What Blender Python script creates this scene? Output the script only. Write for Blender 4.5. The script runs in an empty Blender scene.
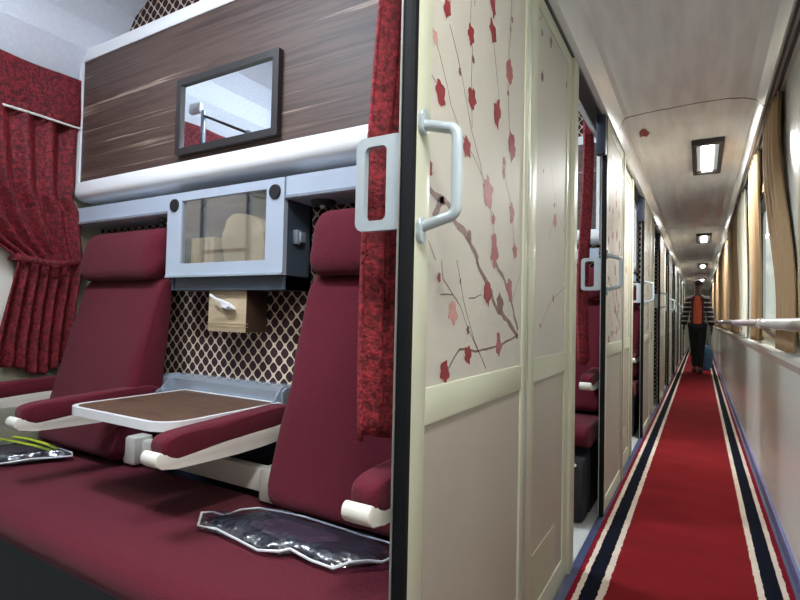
import bpy, bmesh, math, random
from math import sin, cos, pi, radians
from mathutils import Vector, Matrix, noise
random.seed(4)
C = bpy.context.scene
COL = C.collection
P = 2.02          # compartment pitch along the corridor
EX = -2.36        # inner face of the exterior wall
YP = 1.32         # partition front face

def lin(c):
    return tuple((v/255/12.92 if v/255 <= .04045 else ((v/255+.055)/1.055)**2.4) for v in c) + (1,)

# ------------------------------------------------------------------ materials
def newmat(name):
    m = bpy.data.materials.new(name); m.use_nodes = True
    nt = m.node_tree; b = nt.nodes['Principled BSDF']
    return m, nt, b
def N(nt, t, **k):
    n = nt.nodes.new(t)
    for a, v in k.items():
        if a.startswith('i_'): n.inputs[a[2:].replace('_', ' ')].default_value = v
        else: setattr(n, a, v)
    return n
def coords(nt, scale=(1, 1, 1)):
    tc = N(nt, 'ShaderNodeTexCoord'); mp = N(nt, 'ShaderNodeMapping')
    mp.inputs['Scale'].default_value = scale
    nt.links.new(tc.outputs['Object'], mp.inputs['Vector'])
    return mp.outputs['Vector']
def simple(name, c, rough=.5, metal=0, var=.06, nscale=8, bump=0, bscale=200, coat=0, spec=.5, sheen=0, stretch=(1,1,1)):
    m, nt, b = newmat(name)
    v = coords(nt, stretch)
    n = N(nt, 'ShaderNodeTexNoise'); n.inputs['Scale'].default_value = nscale; n.inputs['Detail'].default_value = 4
    nt.links.new(v, n.inputs['Vector'])
    r = N(nt, 'ShaderNodeValToRGB')
    c0 = lin(c)
    r.color_ramp.elements[0].color = tuple(x*(1-var) for x in c0[:3])+(1,)
    r.color_ramp.elements[1].color = tuple(min(1, x*(1+var)) for x in c0[:3])+(1,)
    r.color_ramp.elements[0].position = .3; r.color_ramp.elements[1].position = .7
    nt.links.new(n.outputs['Fac'], r.inputs['Fac'])
    nt.links.new(r.outputs['Color'], b.inputs['Base Color'])
    b.inputs['Roughness'].default_value = rough; b.inputs['Metallic'].default_value = metal
    b.inputs['Coat Weight'].default_value = coat; b.inputs['Specular IOR Level'].default_value = spec
    b.inputs['Coat Roughness'].default_value = .12
    b.inputs['Sheen Weight'].default_value = sheen
    if bump:
        n2 = N(nt, 'ShaderNodeTexNoise'); n2.inputs['Scale'].default_value = bscale; n2.inputs['Detail'].default_value = 3
        nt.links.new(coords(nt), n2.inputs['Vector'])
        bp = N(nt, 'ShaderNodeBump'); bp.inputs['Strength'].default_value = bump; bp.inputs['Distance'].default_value = .004
        nt.links.new(n2.outputs['Fac'], bp.inputs['Height']); nt.links.new(bp.outputs['Normal'], b.inputs['Normal'])
    return m
def emit(name, c, s):
    m, nt, b = newmat(name)
    b.inputs['Base Color'].default_value = lin(c); b.inputs['Emission Color'].default_value = lin(c)
    b.inputs['Emission Strength'].default_value = s
    return m

M = {}
M['cream'] = simple('cream_paint', (194, 196, 174), .42, var=.05, nscale=3, coat=.1)
M['panelcream'] = simple('panel_cream', (188, 184, 174), .5, var=.06, nscale=2.5, coat=.0, bump=.06, bscale=120)
M['lowpanel'] = simple('lower_panel_cream', (168, 162, 148), .45, var=.06, nscale=2, coat=.05)
M['wallcream'] = simple('glossy_wall_cream', (232, 234, 226), .3, var=.05, nscale=2, coat=.4, bump=.05, bscale=6)
M['ridge'] = simple('dark_seal', (8, 11, 15), .7, var=.2, spec=.2)
M['alu'] = simple('brushed_aluminium', (190, 192, 185), .3, metal=.7, var=.05)
M['handle'] = simple('grey_cast_handle', (176, 188, 194), .3, metal=.25, var=.04, coat=.2)
M['white'] = simple('white_lacquer', (232, 234, 236), .28, var=.02, coat=.3)
M['ivory'] = simple('ivory_plastic', (222, 220, 210), .4, var=.05)
M['seat'] = simple('burgundy_upholstery', (92, 25, 40), .9, var=.2, nscale=260, bump=.5, bscale=420, spec=.2, sheen=.06)
M['steel'] = simple('polished_steel', (176, 190, 204), .22, metal=.55, var=.08, nscale=5)
M['silver'] = simple('silver_cabinet_paint', (176, 188, 204), .35, metal=.15, var=.03)
M['slate'] = simple('slate_blue_cabinet', (62, 74, 88), .5, var=.08)
M['dark'] = simple('dark_plastic', (22, 23, 27), .5, var=.1)
M['frame'] = simple('charcoal_frame', (42, 40, 40), .4, var=.08)
M['navy'] = simple('navy_blanket', (22, 28, 44), .85, var=.3, nscale=30, bump=.6, bscale=60)
M['floorgrey'] = simple('speckled_vinyl', (176, 180, 176), .45, var=.3, nscale=160)
M['floorblue'] = simple('blue_vinyl', (50, 58, 92), .4, var=.2, nscale=40)
M['benchbase'] = simple('dark_blue_base', (26, 32, 48), .6, var=.2)
M['beige'] = simple('beige_curtain', (158, 130, 96), .85, var=.08, nscale=14, bump=.3, bscale=300, stretch=(6,6,.5))
M['litcurt'] = simple('lit_curtain', (206, 204, 188), .8, var=.06, nscale=14, bump=.3, bscale=300, stretch=(6,6,.5))  # paler copy of the beige curtain; its lit look is put in the colour
M['tan'] = simple('tan_wall', (180, 165, 130), .5, var=.06)
M['rail'] = simple('lavender_grey_rail', (176, 166, 180), .3, var=.08, nscale=12, coat=.4)
M['railw'] = simple('cream_rail', (208, 206, 204), .3, var=.05, nscale=12, coat=.4)
M['skirt'] = simple('violet_blue_skirting', (92, 98, 150), .35, var=.1)
M['black'] = simple('black_cloth', (20, 20, 26), .85, var=.2)
M['compceil'] = simple('textured_white_ceiling', (234, 240, 250), .6, var=.04, nscale=90, bump=.5, bscale=90)
M['tissue'] = simple('white_tissue', (240, 242, 246), .8, var=.02)
M['bluebag'] = simple('teal_cloth', (60, 100, 130), .8, var=.2)
M['pillow'] = simple('purple_cloth', (92, 62, 112), .85, var=.2)
M['blanket'] = simple('cream_blanket', (214, 200, 160), .85, var=.08, bump=.4, bscale=80)
M['rim'] = simple('white_plastic_seam', (220, 224, 228), .35, var=.05)
M['bracketblue'] = simple('blue_grey_bracket', (36, 46, 62), .45, var=.1)
M['skin'] = simple('brown_skin', (92, 62, 50), .6, var=.06)
M['hair'] = simple('black_hair', (16, 13, 12), .7, var=.2)
M['orange'] = simple('orange_shirt', (206, 96, 62), .85, var=.08)
M['trouser'] = simple('black_trousers', (16, 17, 22), .85, var=.2)
M['shoe'] = simple('dark_shoe', (30, 24, 22), .5, var=.1)
M['eye'] = simple('eye_white', (150, 140, 132), .4, var=.02)
M['lip'] = simple('lips', (110, 62, 58), .5, var=.02)

def velvet(name, c, dark, bscale=140, s1=70):
    m, nt, b = newmat(name)
    n = N(nt, 'ShaderNodeTexNoise'); n.inputs['Scale'].default_value = s1; n.inputs['Detail'].default_value = 5; n.inputs['Roughness'].default_value = .7
    nt.links.new(coords(nt), n.inputs['Vector'])
    r = N(nt, 'ShaderNodeValToRGB'); r.color_ramp.elements[0].position = .42; r.color_ramp.elements[1].position = .66
    r.color_ramp.elements[0].color = lin(dark); r.color_ramp.elements[1].color = lin(c)
    nt.links.new(n.outputs['Fac'], r.inputs['Fac']); nt.links.new(r.outputs['Color'], b.inputs['Base Color'])
    b.inputs['Roughness'].default_value = .75; b.inputs['Sheen Weight'].default_value = .3
    b.inputs['Sheen Tint'].default_value = lin((220, 60, 70))
    bp = N(nt, 'ShaderNodeBump'); bp.inputs['Strength'].default_value = .8; bp.inputs['Distance'].default_value = .006
    n2 = N(nt, 'ShaderNodeTexNoise'); n2.inputs['Scale'].default_value = bscale
    nt.links.new(coords(nt), n2.inputs['Vector'])
    nt.links.new(n2.outputs['Fac'], bp.inputs['Height']); nt.links.new(bp.outputs['Normal'], b.inputs['Normal'])
    return m
M['velvet'] = velvet('crimson_velvet', (142, 30, 42), (66, 4, 14))
M['velvetdoor'] = velvet('door_curtain_velvet', (166, 44, 56), (84, 6, 18))

def wood(name, cols, axis_scale, bias=.5):
    m, nt, b = newmat(name)
    v = coords(nt, axis_scale)
    n = N(nt, 'ShaderNodeTexNoise'); n.inputs['Scale'].default_value = 1; n.inputs['Detail'].default_value = 8; n.inputs['Roughness'].default_value = .62; n.inputs['Distortion'].default_value = .35
    nt.links.new(v, n.inputs['Vector'])
    r = N(nt, 'ShaderNodeValToRGB'); els = r.color_ramp.elements
    pos = [.3, .42, .49, .545, .595, .63, .67]
    while len(els) < len(cols): els.new(.5)
    for e, p, c in zip(els, pos, cols): e.position = p; e.color = lin(c)
    nt.links.new(n.outputs['Fac'], r.inputs['Fac']); nt.links.new(r.outputs['Color'], b.inputs['Base Color'])
    b.inputs['Roughness'].default_value = .55
    return m
M['wood'] = wood('grey_brown_wood', [(38, 26, 24), (62, 45, 40), (88, 68, 60), (64, 48, 42), (100, 80, 70), (156, 136, 120), (84, 66, 58)], (.5, 5, 20))
M['tablewood'] = wood('table_wood', [(54, 36, 26), (74, 52, 38), (98, 72, 54), (72, 50, 38), (106, 80, 60), (88, 64, 48), (70, 48, 36)], (3, 40, 5))
M['boxwood'] = wood('pale_wood', [(158, 138, 108), (176, 158, 128), (190, 172, 142), (180, 162, 132), (196, 180, 152), (184, 166, 138), (168, 148, 120)], (4, 4, 30))
M['boxwoodd'] = simple('brown_wood', (66, 46, 34), .5, var=.2, nscale=12)

def trellis():
    m, nt, b = newmat('diamond_trellis_fabric')
    tc = N(nt, 'ShaderNodeTexCoord'); sp = N(nt, 'ShaderNodeSeparateXYZ'); nt.links.new(tc.outputs['Object'], sp.inputs[0])
    def math_(op, a, bb=None, c=None):
        n = N(nt, 'ShaderNodeMath', operation=op)
        for i, q in enumerate((a, bb, c)):
            if q is None: continue
            if isinstance(q, (int, float)): n.inputs[i].default_value = q
            else: nt.links.new(q, n.inputs[i])
        return n.outputs[0]
    def tri(o, per): return math_('COSINE', math_('MULTIPLY', o, 2*pi/per))
    a = tri(sp.outputs[0], .050); c = tri(sp.outputs[2], .052)
    s = math_('ADD', a, c)                          # 0..1, trellis lines where s = .5
    d = math_('ABSOLUTE', s)
    # line widened at the crossings
    line = math_('LESS_THAN', d, .40)
    ring = math_('LESS_THAN', d, .9)
    rl = N(nt, 'ShaderNodeMix', data_type='RGBA'); rl.inputs['A'].default_value = lin((50, 18, 26)); rl.inputs['B'].default_value = lin((22, 14, 18))
    nt.links.new(ring, rl.inputs['Factor'])
    r2 = N(nt, 'ShaderNodeMix', data_type='RGBA'); r2.inputs['B'].default_value = lin((212, 194, 172))
    nt.links.new(line, r2.inputs['Factor']); nt.links.new(rl.outputs['Result'], r2.inputs['A'])
    nt.links.new(r2.outputs['Result'], b.inputs['Base Color']); b.inputs['Roughness'].default_value = .85
    return m
M['trellis'] = trellis()

def ceilmat():
    m, nt, b = newmat('corridor_ceiling_laminate')
    tc = N(nt, 'ShaderNodeTexCoord'); sp = N(nt, 'ShaderNodeSeparateXYZ'); nt.links.new(tc.outputs['Object'], sp.inputs[0])
    n = N(nt, 'ShaderNodeTexNoise'); n.inputs['Scale'].default_value = 3; n.inputs['Detail'].default_value = 4
    nt.links.new(coords(nt, (6, .8, 1)), n.inputs['Vector'])
    r = N(nt, 'ShaderNodeValToRGB'); r.color_ramp.elements[0].position = .3; r.color_ramp.elements[1].position = .7
    r.color_ramp.elements[0].color = lin((216, 218, 218)); r.color_ramp.elements[1].color = lin((238, 240, 240))
    nt.links.new(n.outputs['Fac'], r.inputs['Fac'])
    a = N(nt, 'ShaderNodeMath', operation='ADD'); a.inputs[1].default_value = -3.1; nt.links.new(sp.outputs[1], a.inputs[0])
    w = N(nt, 'ShaderNodeTexNoise'); w.inputs['Scale'].default_value = 9; nt.links.new(coords(nt), w.inputs['Vector'])
    wa = N(nt, 'ShaderNodeMath', operation='MULTIPLY_ADD'); wa.inputs[1].default_value = .02; nt.links.new(w.outputs['Fac'], wa.inputs[0]); nt.links.new(a.outputs[0], wa.inputs[2])
    pp = N(nt, 'ShaderNodeMath', operation='PINGPONG'); pp.inputs[1].default_value = P; nt.links.new(wa.outputs[0], pp.inputs[0])
    lt = N(nt, 'ShaderNodeMath', operation='LESS_THAN'); lt.inputs[1].default_value = .006; nt.links.new(pp.outputs[0], lt.inputs[0])
    mx = N(nt, 'ShaderNodeMix', data_type='RGBA'); mx.inputs['B'].default_value = lin((96, 80, 70))
    nt.links.new(lt.outputs[0], mx.inputs['Factor']); nt.links.new(r.outputs['Color'], mx.inputs['A'])
    nt.links.new(mx.outputs['Result'], b.inputs['Base Color'])
    b.inputs['Roughness'].default_value = .2; b.inputs['Coat Weight'].default_value = .3
    bp = N(nt, 'ShaderNodeBump'); bp.inputs['Strength'].default_value = .12; bp.inputs['Distance'].default_value = .02
    n2 = N(nt, 'ShaderNodeTexNoise'); n2.inputs['Scale'].default_value = 5; nt.links.new(coords(nt), n2.inputs['Vector'])
    nt.links.new(n2.outputs['Fac'], bp.inputs['Height']); nt.links.new(bp.outputs['Normal'], b.inputs['Normal'])
    return m
M['corrceil'] = ceilmat()

def carpet():
    m, nt, b = newmat('striped_runner')
    tc = N(nt, 'ShaderNodeTexCoord'); sp = N(nt, 'ShaderNodeSeparateXYZ'); nt.links.new(tc.outputs['Object'], sp.inputs[0])
    w = N(nt, 'ShaderNodeTexNoise'); w.inputs['Scale'].default_value = 45; nt.links.new(coords(nt), w.inputs['Vector'])
    ab = N(nt, 'ShaderNodeMath', operation='ABSOLUTE'); nt.links.new(sp.outputs[0], ab.inputs[0])
    wa = N(nt, 'ShaderNodeMath', operation='MULTIPLY_ADD'); wa.inputs[1].default_value = .012; nt.links.new(w.outputs['Fac'], wa.inputs[0]); nt.links.new(ab.outputs[0], wa.inputs[2])
    sc = N(nt, 'ShaderNodeMath', operation='MULTIPLY'); sc.inputs[1].default_value = 2.0; nt.links.new(wa.outputs[0], sc.inputs[0])
    r = N(nt, 'ShaderNodeValToRGB'); r.color_ramp.interpolation = 'CONSTANT'
    red = (116, 22, 27)
    st = [(0, red), (.238, (208, 192, 176)), (.260, (10, 14, 28)), (.316, (208, 192, 176)), (.334, (118, 18, 34))]
    e = r.color_ramp.elements
    while len(e) < len(st): e.new(.9)
    for q, (x, c) in zip(e, st): q.position = (x+.006)*2; q.color = lin(c)
    e[0].position = 0
    nt.links.new(sc.outputs[0], r.inputs['Fac'])
    n = N(nt, 'ShaderNodeTexNoise'); n.inputs['Scale'].default_value = 3.5; n.inputs['Detail'].default_value = 3; nt.links.new(coords(nt, (1, 1.6, 1)), n.inputs['Vector'])
    mr = N(nt, 'ShaderNodeMapRange'); mr.inputs['To Min'].default_value = .68; mr.inputs['To Max'].default_value = 1.25
    nt.links.new(n.outputs['Fac'], mr.inputs['Value'])
    mx = N(nt, 'ShaderNodeMix', data_type='RGBA', blend_type='MULTIPLY'); mx.inputs['Factor'].default_value = 1
    nt.links.new(r.outputs['Color'], mx.inputs['A']); nt.links.new(mr.outputs['Result'], mx.inputs['B'])
    nt.links.new(mx.outputs['Result'], b.inputs['Base Color']); b.inputs['Roughness'].default_value = .95
    b.inputs['Specular IOR Level'].default_value = .1
    bp = N(nt, 'ShaderNodeBump'); bp.inputs['Strength'].default_value = .6; bp.inputs['Distance'].default_value = .004
    n2 = N(nt, 'ShaderNodeTexNoise'); n2.inputs['Scale'].default_value = 260; nt.links.new(coords(nt), n2.inputs['Vector'])
    nt.links.new(n2.outputs['Fac'], bp.inputs['Height']); nt.links.new(bp.outputs['Normal'], b.inputs['Normal'])
    return m
M['carpet'] = carpet()

def glassmat(name, tint=(1, 1, 1, 1), fac=.12, alpha_dark=None, rough=.02):
    m, nt, b = newmat(name); nt.nodes.remove(b)
    out = nt.nodes['Material Output']
    t = N(nt, 'ShaderNodeBsdfTransparent'); t.inputs['Color'].default_value = tint
    g = N(nt, 'ShaderNodeBsdfGlossy'); g.inputs['Roughness'].default_value = rough; g.inputs['Color'].default_value = (.95, .95, .95, 1)
    mx = N(nt, 'ShaderNodeMixShader'); mx.inputs['Fac'].default_value = fac
    nt.links.new(t.outputs[0], mx.inputs[1]); nt.links.new(g.outputs[0], mx.inputs[2]); nt.links.new(mx.outputs[0], out.inputs['Surface'])
    return m
M['lining'] = simple('brown_lining', (58, 40, 52), .7, var=.3, nscale=9)
M['mauve'] = simple('mauve_blanket', (66, 50, 68), .85, var=.15, bump=.5, bscale=60)
M['glass'] = glassmat('window_glass')
M['cabglass'] = glassmat('cabinet_glass', (.82, .80, .80, 1), .16, rough=.03)
def plastic_film():
    m, nt, b = newmat('clear_plastic_film'); nt.nodes.remove(b); out = nt.nodes['Material Output']
    t = N(nt, 'ShaderNodeBsdfTransparent'); t.inputs['Color'].default_value = (.8, .84, .9, 1)
    g = N(nt, 'ShaderNodeBsdfGlossy'); g.inputs['Roughness'].default_value = .25
    n2 = N(nt, 'ShaderNodeTexNoise'); n2.inputs['Scale'].default_value = 18; n2.inputs['Detail'].default_value = 2; nt.links.new(coords(nt), n2.inputs['Vector'])
    bp = N(nt, 'ShaderNodeBump'); bp.inputs['Strength'].default_value = 1; bp.inputs['Distance'].default_value = .02
    nt.links.new(n2.outputs['Fac'], bp.inputs['Height']); nt.links.new(bp.outputs['Normal'], g.inputs['Normal'])
    mx = N(nt, 'ShaderNodeMixShader'); mx.inputs['Fac'].default_value = .2
    nt.links.new(t.outputs[0], mx.inputs[1]); nt.links.new(g.outputs[0], mx.inputs[2]); nt.links.new(mx.outputs[0], out.inputs['Surface'])
    return m
M['film'] = plastic_film()
m_, nt_, b_ = newmat('mirror_glass'); b_.inputs['Metallic'].default_value = 1; b_.inputs['Roughness'].default_value = .02; b_.inputs['Base Color'].default_value = (.86, .92, .95, 1); M['mirror'] = m_
M['print0'] = simple('blossom_red', (134, 40, 48), .45, var=.15, nscale=40)
M['print1'] = simple('blossom_rose', (152, 88, 92), .45, var=.15, nscale=40)
M['print2'] = simple('blossom_pale', (192, 138, 132), .45, var=.1, nscale=40)
M['print3'] = simple('blossom_bud_brown', (112, 84, 80), .45, var=.15, nscale=40)
M['print4'] = simple('branch_brown', (122, 98, 94), .45, var=.15, nscale=40)
M['yellow'] = simple('yellow_green_stripe', (176, 196, 52), .6, var=.15)
def grille():
    m, nt, b = newmat('perforated_grille')
    v = N(nt, 'ShaderNodeTexVoronoi'); v.inputs['Scale'].default_value = 120; v.inputs['Randomness'].default_value = 0
    nt.links.new(coords(nt), v.inputs['Vector'])
    r = N(nt, 'ShaderNodeValToRGB'); r.color_ramp.elements[0].position = .25; r.color_ramp.elements[1].position = .35
    r.color_ramp.elements[0].color = lin((84, 82, 70)); r.color_ramp.elements[1].color = lin((176, 174, 150))
    nt.links.new(v.outputs['Distance'], r.inputs['Fac']); nt.links.new(r.outputs['Color'], b.inputs['Base Color'])
    return m
M['grille'] = grille()
def stripes():
    m, nt, b = newmat('striped_jacket')
    tc = N(nt, 'ShaderNodeTexCoord'); sp = N(nt, 'ShaderNodeSeparateXYZ'); nt.links.new(tc.outputs['Object'], sp.inputs[0])
    pp = N(nt, 'ShaderNodeMath', operation='PINGPONG'); pp.inputs[1].default_value = .045; nt.links.new(sp.outputs[2], pp.inputs[0])
    lt = N(nt, 'ShaderNodeMath', operation='LESS_THAN'); lt.inputs[1].default_value = .013; nt.links.new(pp.outputs[0], lt.inputs[0])
    mx = N(nt, 'ShaderNodeMix', data_type='RGBA'); mx.inputs['A'].default_value = lin((20, 20, 26)); mx.inputs['B'].default_value = lin((170, 160, 156))
    nt.links.new(lt.outputs[0], mx.inputs['Factor'])
    ab = N(nt, 'ShaderNodeMath', operation='ABSOLUTE'); nt.links.new(sp.outputs[0], ab.inputs[0])
    l2 = N(nt, 'ShaderNodeMath', operation='LESS_THAN'); l2.inputs[1].default_value = .105; nt.links.new(ab.outputs[0], l2.inputs[0])
    m2 = N(nt, 'ShaderNodeMix', data_type='RGBA'); m2.inputs['B'].default_value = lin((70, 18, 26))
    nt.links.new(l2.outputs[0], m2.inputs['Factor']); nt.links.new(mx.outputs['Result'], m2.inputs['A'])
    nt.links.new(m2.outputs['Result'], b.inputs['Base Color']); b.inputs['Roughness'].default_value = .85
    return m
M['stripes'] = stripes()

# ------------------------------------------------------------------ mesh helpers
def bx(bm, x0, x1, y0, y1, z0, z1, mi=0, bev=0, seg=2, mat=None):
    r = bmesh.ops.create_cube(bm, size=1)
    vs = r['verts']
    for v in vs:
        v.co = Vector(((x0+x1)/2 + v.co.x*(x1-x0), (y0+y1)/2 + v.co.y*(y1-y0), (z0+z1)/2 + v.co.z*(z1-z0)))
    fs = set(f for v in vs for f in v.link_faces)
    if bev:
        es = list(set(e for v in vs for e in v.link_edges))
        rr = bmesh.ops.bevel(bm, geom=es, offset=bev, segments=seg, affect='EDGES', profile=.5)
        fs = set(f for f in fs if f.is_valid) | set(rr['faces'])
        vs = list(set(v for f in fs for v in f.verts))
    for f in fs: f.material_index = mi
    if mat is not None:
        for v in vs: v.co = mat @ v.co
    return vs
def prism(bm, pts, axis, a, b, mi=0, bev=0, seg=2):
    """closed outline pts (2D) extruded along axis from a to b. axis X: pts=(y,z); Y: (x,z); Z: (x,y)"""
    def mk(p, t): return {'X': (t, p[0], p[1]), 'Y': (p[0], t, p[1]), 'Z': (p[0], p[1], t)}[axis]
    A = [bm.verts.new(mk(p, a)) for p in pts]; B = [bm.verts.new(mk(p, b)) for p in pts]
    fs = [bm.faces.new(A), bm.faces.new(B[::-1])]
    n = len(pts)
    for i in range(n): fs.append(bm.faces.new((A[i], B[i], B[(i+1) % n], A[(i+1) % n])))
    for f in fs: f.material_index = mi
    if bev:
        es = [e for e in set(e for f in fs[:2] for e in f.edges)]
        bmesh.ops.bevel(bm, geom=es, offset=bev, segments=seg, affect='EDGES', profile=.5)
    return fs
def tube(bm, pts, r, seg=10, closed=False, mi=0, sy=1.0, caps=True):
    pts = [Vector(p) for p in pts]; n = len(pts); rings = []
    for i, p in enumerate(pts):
        if closed: t = pts[(i+1) % n] - pts[i-1]
        else: t = pts[min(i+1, n-1)] - pts[max(i-1, 0)]
        t.normalize()
        up = Vector((0, 0, 1)) if abs(t.z) < .95 else Vector((0, 1, 0))
        s = t.cross(up).normalized(); u = s.cross(t).normalized()
        if i and not closed or (i and closed):
            # keep orientation steady
            ps, pu = frame
            s2 = (ps - t*ps.dot(t)).normalized(); s = s2; u = s.cross(t).normalized()
            if u.dot(pu) < 0: u = -u
        frame = (s, u)
        rr = r[i] if isinstance(r, (list, tuple)) else r
        rings.append([bm.verts.new(p + s*cos(2*pi*k/seg)*rr + u*sin(2*pi*k/seg)*rr*sy) for k in range(seg)])
    m = n if closed else n-1
    for i in range(m):
        a, b = rings[i], rings[(i+1) % n]
        for k in range(seg):
            f = bm.faces.new((a[k], a[(k+1) % seg], b[(k+1) % seg], b[k])); f.material_index = mi; f.smooth = True
    if caps and not closed:
        for rg in (rings[0][::-1], rings[-1]):
            f = bm.faces.new(rg); f.material_index = mi
def rrect(x0, x1, z0, z1, r, n=5):
    pts = []
    for cx, cz, a0 in ((x1-r, z1-r, 0), (x0+r, z1-r, 90), (x0+r, z0+r, 180), (x1-r, z0+r, 270)):
        for k in range(n+1):
            a = radians(a0 + 90*k/n); pts.append((cx+r*cos(a), cz+r*sin(a)))
    return pts
def ring_prism(bm, outer, inner, axis, a, b, mi=0):
    def mk(p, t): return {'X': (t, p[0], p[1]), 'Y': (p[0], t, p[1]), 'Z': (p[0], p[1], t)}[axis]
    n = len(outer); R = [[bm.verts.new(mk(p, t)) for p in L] for L in (outer, inner) for t in (a, b)]
    oa, ob, ia, ib = R
    for i in range(n):
        j = (i+1) % n
        for q in ((oa[i], oa[j], ia[j], ia[i]), (ob[i], ib[i], ib[j], ob[j]), (oa[i], ob[i], ob[j], oa[j]), (ia[i], ia[j], ib[j], ib[i])):
            f = bm.faces.new(q); f.material_index = mi
def grid(bm, fn, nu, nv, mi=0):
    V = [[bm.verts.new(fn(i/nu, j/nv)) for i in range(nu+1)] for j in range(nv+1)]
    for j in range(nv):
        for i in range(nu):
            f = bm.faces.new((V[j][i], V[j][i+1], V[j+1][i+1], V[j+1][i])); f.smooth = True; f.material_index = mi
    return V
def NB(): return bmesh.new()
def obj(name, bm, mats, parent=None, loc=None, smooth=True, thick=0, sub=0):
    bmesh.ops.recalc_face_normals(bm, faces=bm.faces[:])
    if parent is not None:
        root = parent
        while root.parent: root = root.parent
        off = root.location.copy()
    else: off = Vector(loc) if loc else Vector((0, 0, 0))
    bmesh.ops.translate(bm, verts=bm.verts[:], vec=-off)
    me = bpy.data.meshes.new(name); bm.to_mesh(me); bm.free()
    if not isinstance(mats, (list, tuple)): mats = [mats]
    for m in mats: me.materials.append(M[m] if isinstance(m, str) else m)
    o = bpy.data.objects.new(name, me); COL.objects.link(o)
    if smooth:
        for p in me.polygons: p.use_smooth = True
        try: me.set_sharp_from_angle(angle=radians(40))
        except Exception: pass
    if parent is not None: o.parent = parent
    else: o.location = off
    if thick:
        s = o.modifiers.new('thickness', 'SOLIDIFY'); s.thickness = thick; s.offset = 0
    if sub:
        s = o.modifiers.new('smooth', 'SUBSURF'); s.levels = sub; s.render_levels = sub
    return o
def tag(o, label, cat, group=None, kind=None):
    o['label'] = label; o['category'] = cat
    if group: o['group'] = group
    if kind: o['kind'] = kind
    return o
def thing(name, label, cat, loc=(0, 0, 0), group=None):
    o = bpy.data.objects.new(name, None); COL.objects.link(o); o.location = loc; o.empty_display_size = .05
    return tag(o, label, cat, group)
def struct(name, bm, mats, label=None, parent=None, smooth=False):
    o = obj(name, bm, mats, parent, smooth=smooth)
    if parent is None: o['kind'] = 'structure'
    if label: o['label'] = label
    return o
def dup(root, delta, label=None, group=None, flip=None):
    """copy a thing with its parts and sub-parts; flip=(cx,cy) turns it half round about a vertical axis"""
    r = root.copy(); COL.objects.link(r)
    if flip:
        p = root.location; r.location = Vector((2*flip[0]-p.x, 2*flip[1]-p.y, p.z)) + Vector(delta); r.rotation_euler = (0, 0, pi)
    else: r.location = root.location + Vector(delta)
    for ch in list(root.children):
        c = ch.copy(); COL.objects.link(c); c.parent = r
        for g in list(ch.children):
            d = g.copy(); COL.objects.link(d); d.parent = c
    if label: r['label'] = label
    if group: r['group'] = group
    return r

LEAF_F = [(0.869, 1.583, 0.016, 0), (0.981, 1.592, 0.02, 0), (1.112, 1.72, 0.0195, 0), (1.115, 1.656, 0.025, 0), (0.821, 1.506, 0.0095, 2), (0.93, 1.489, 0.0075, 3), (0.999, 1.541, 0.0075, 3), (0.848, 1.408, 0.024, 0), (0.999, 1.457, 0.025, 0), (1.235, 1.618, 0.024, 1), (1.149, 1.485, 0.028, 0), (1.225, 1.56, 0.007, 0), (1.249, 1.758, 0.008, 3), (1.239, 1.727, 0.0065, 3), (0.97, 1.347, 0.023, 0), (1.258, 1.437, 0.034, 0), (1.098, 1.288, 0.0325, 1), (1.206, 1.381, 0.0115, 1), (1.207, 1.355, 0.011, 1), (1.271, 1.265, 0.021, 1), (0.808, 1.26, 0.0155, 0), (1.147, 1.158, 0.0295, 1), (1.302, 1.171, 0.0215, 1), (0.995, 1.167, 0.012, 3), (1.136, 1.228, 0.011, 1), (0.856, 1.071, 0.0085, 0), (0.953, 1.069, 0.0055, 3), (1.106, 1.051, 0.0255, 0), (1.263, 1.073, 0.0265, 1), (0.922, 1.006, 0.022, 2), (0.997, 0.972, 0.008, 3), (1.194, 1.03, 0.024, 3), (1.187, 0.937, 0.0215, 1), (0.999, 0.922, 0.0185, 0), (0.887, 0.893, 0.0185, 0)]
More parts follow.
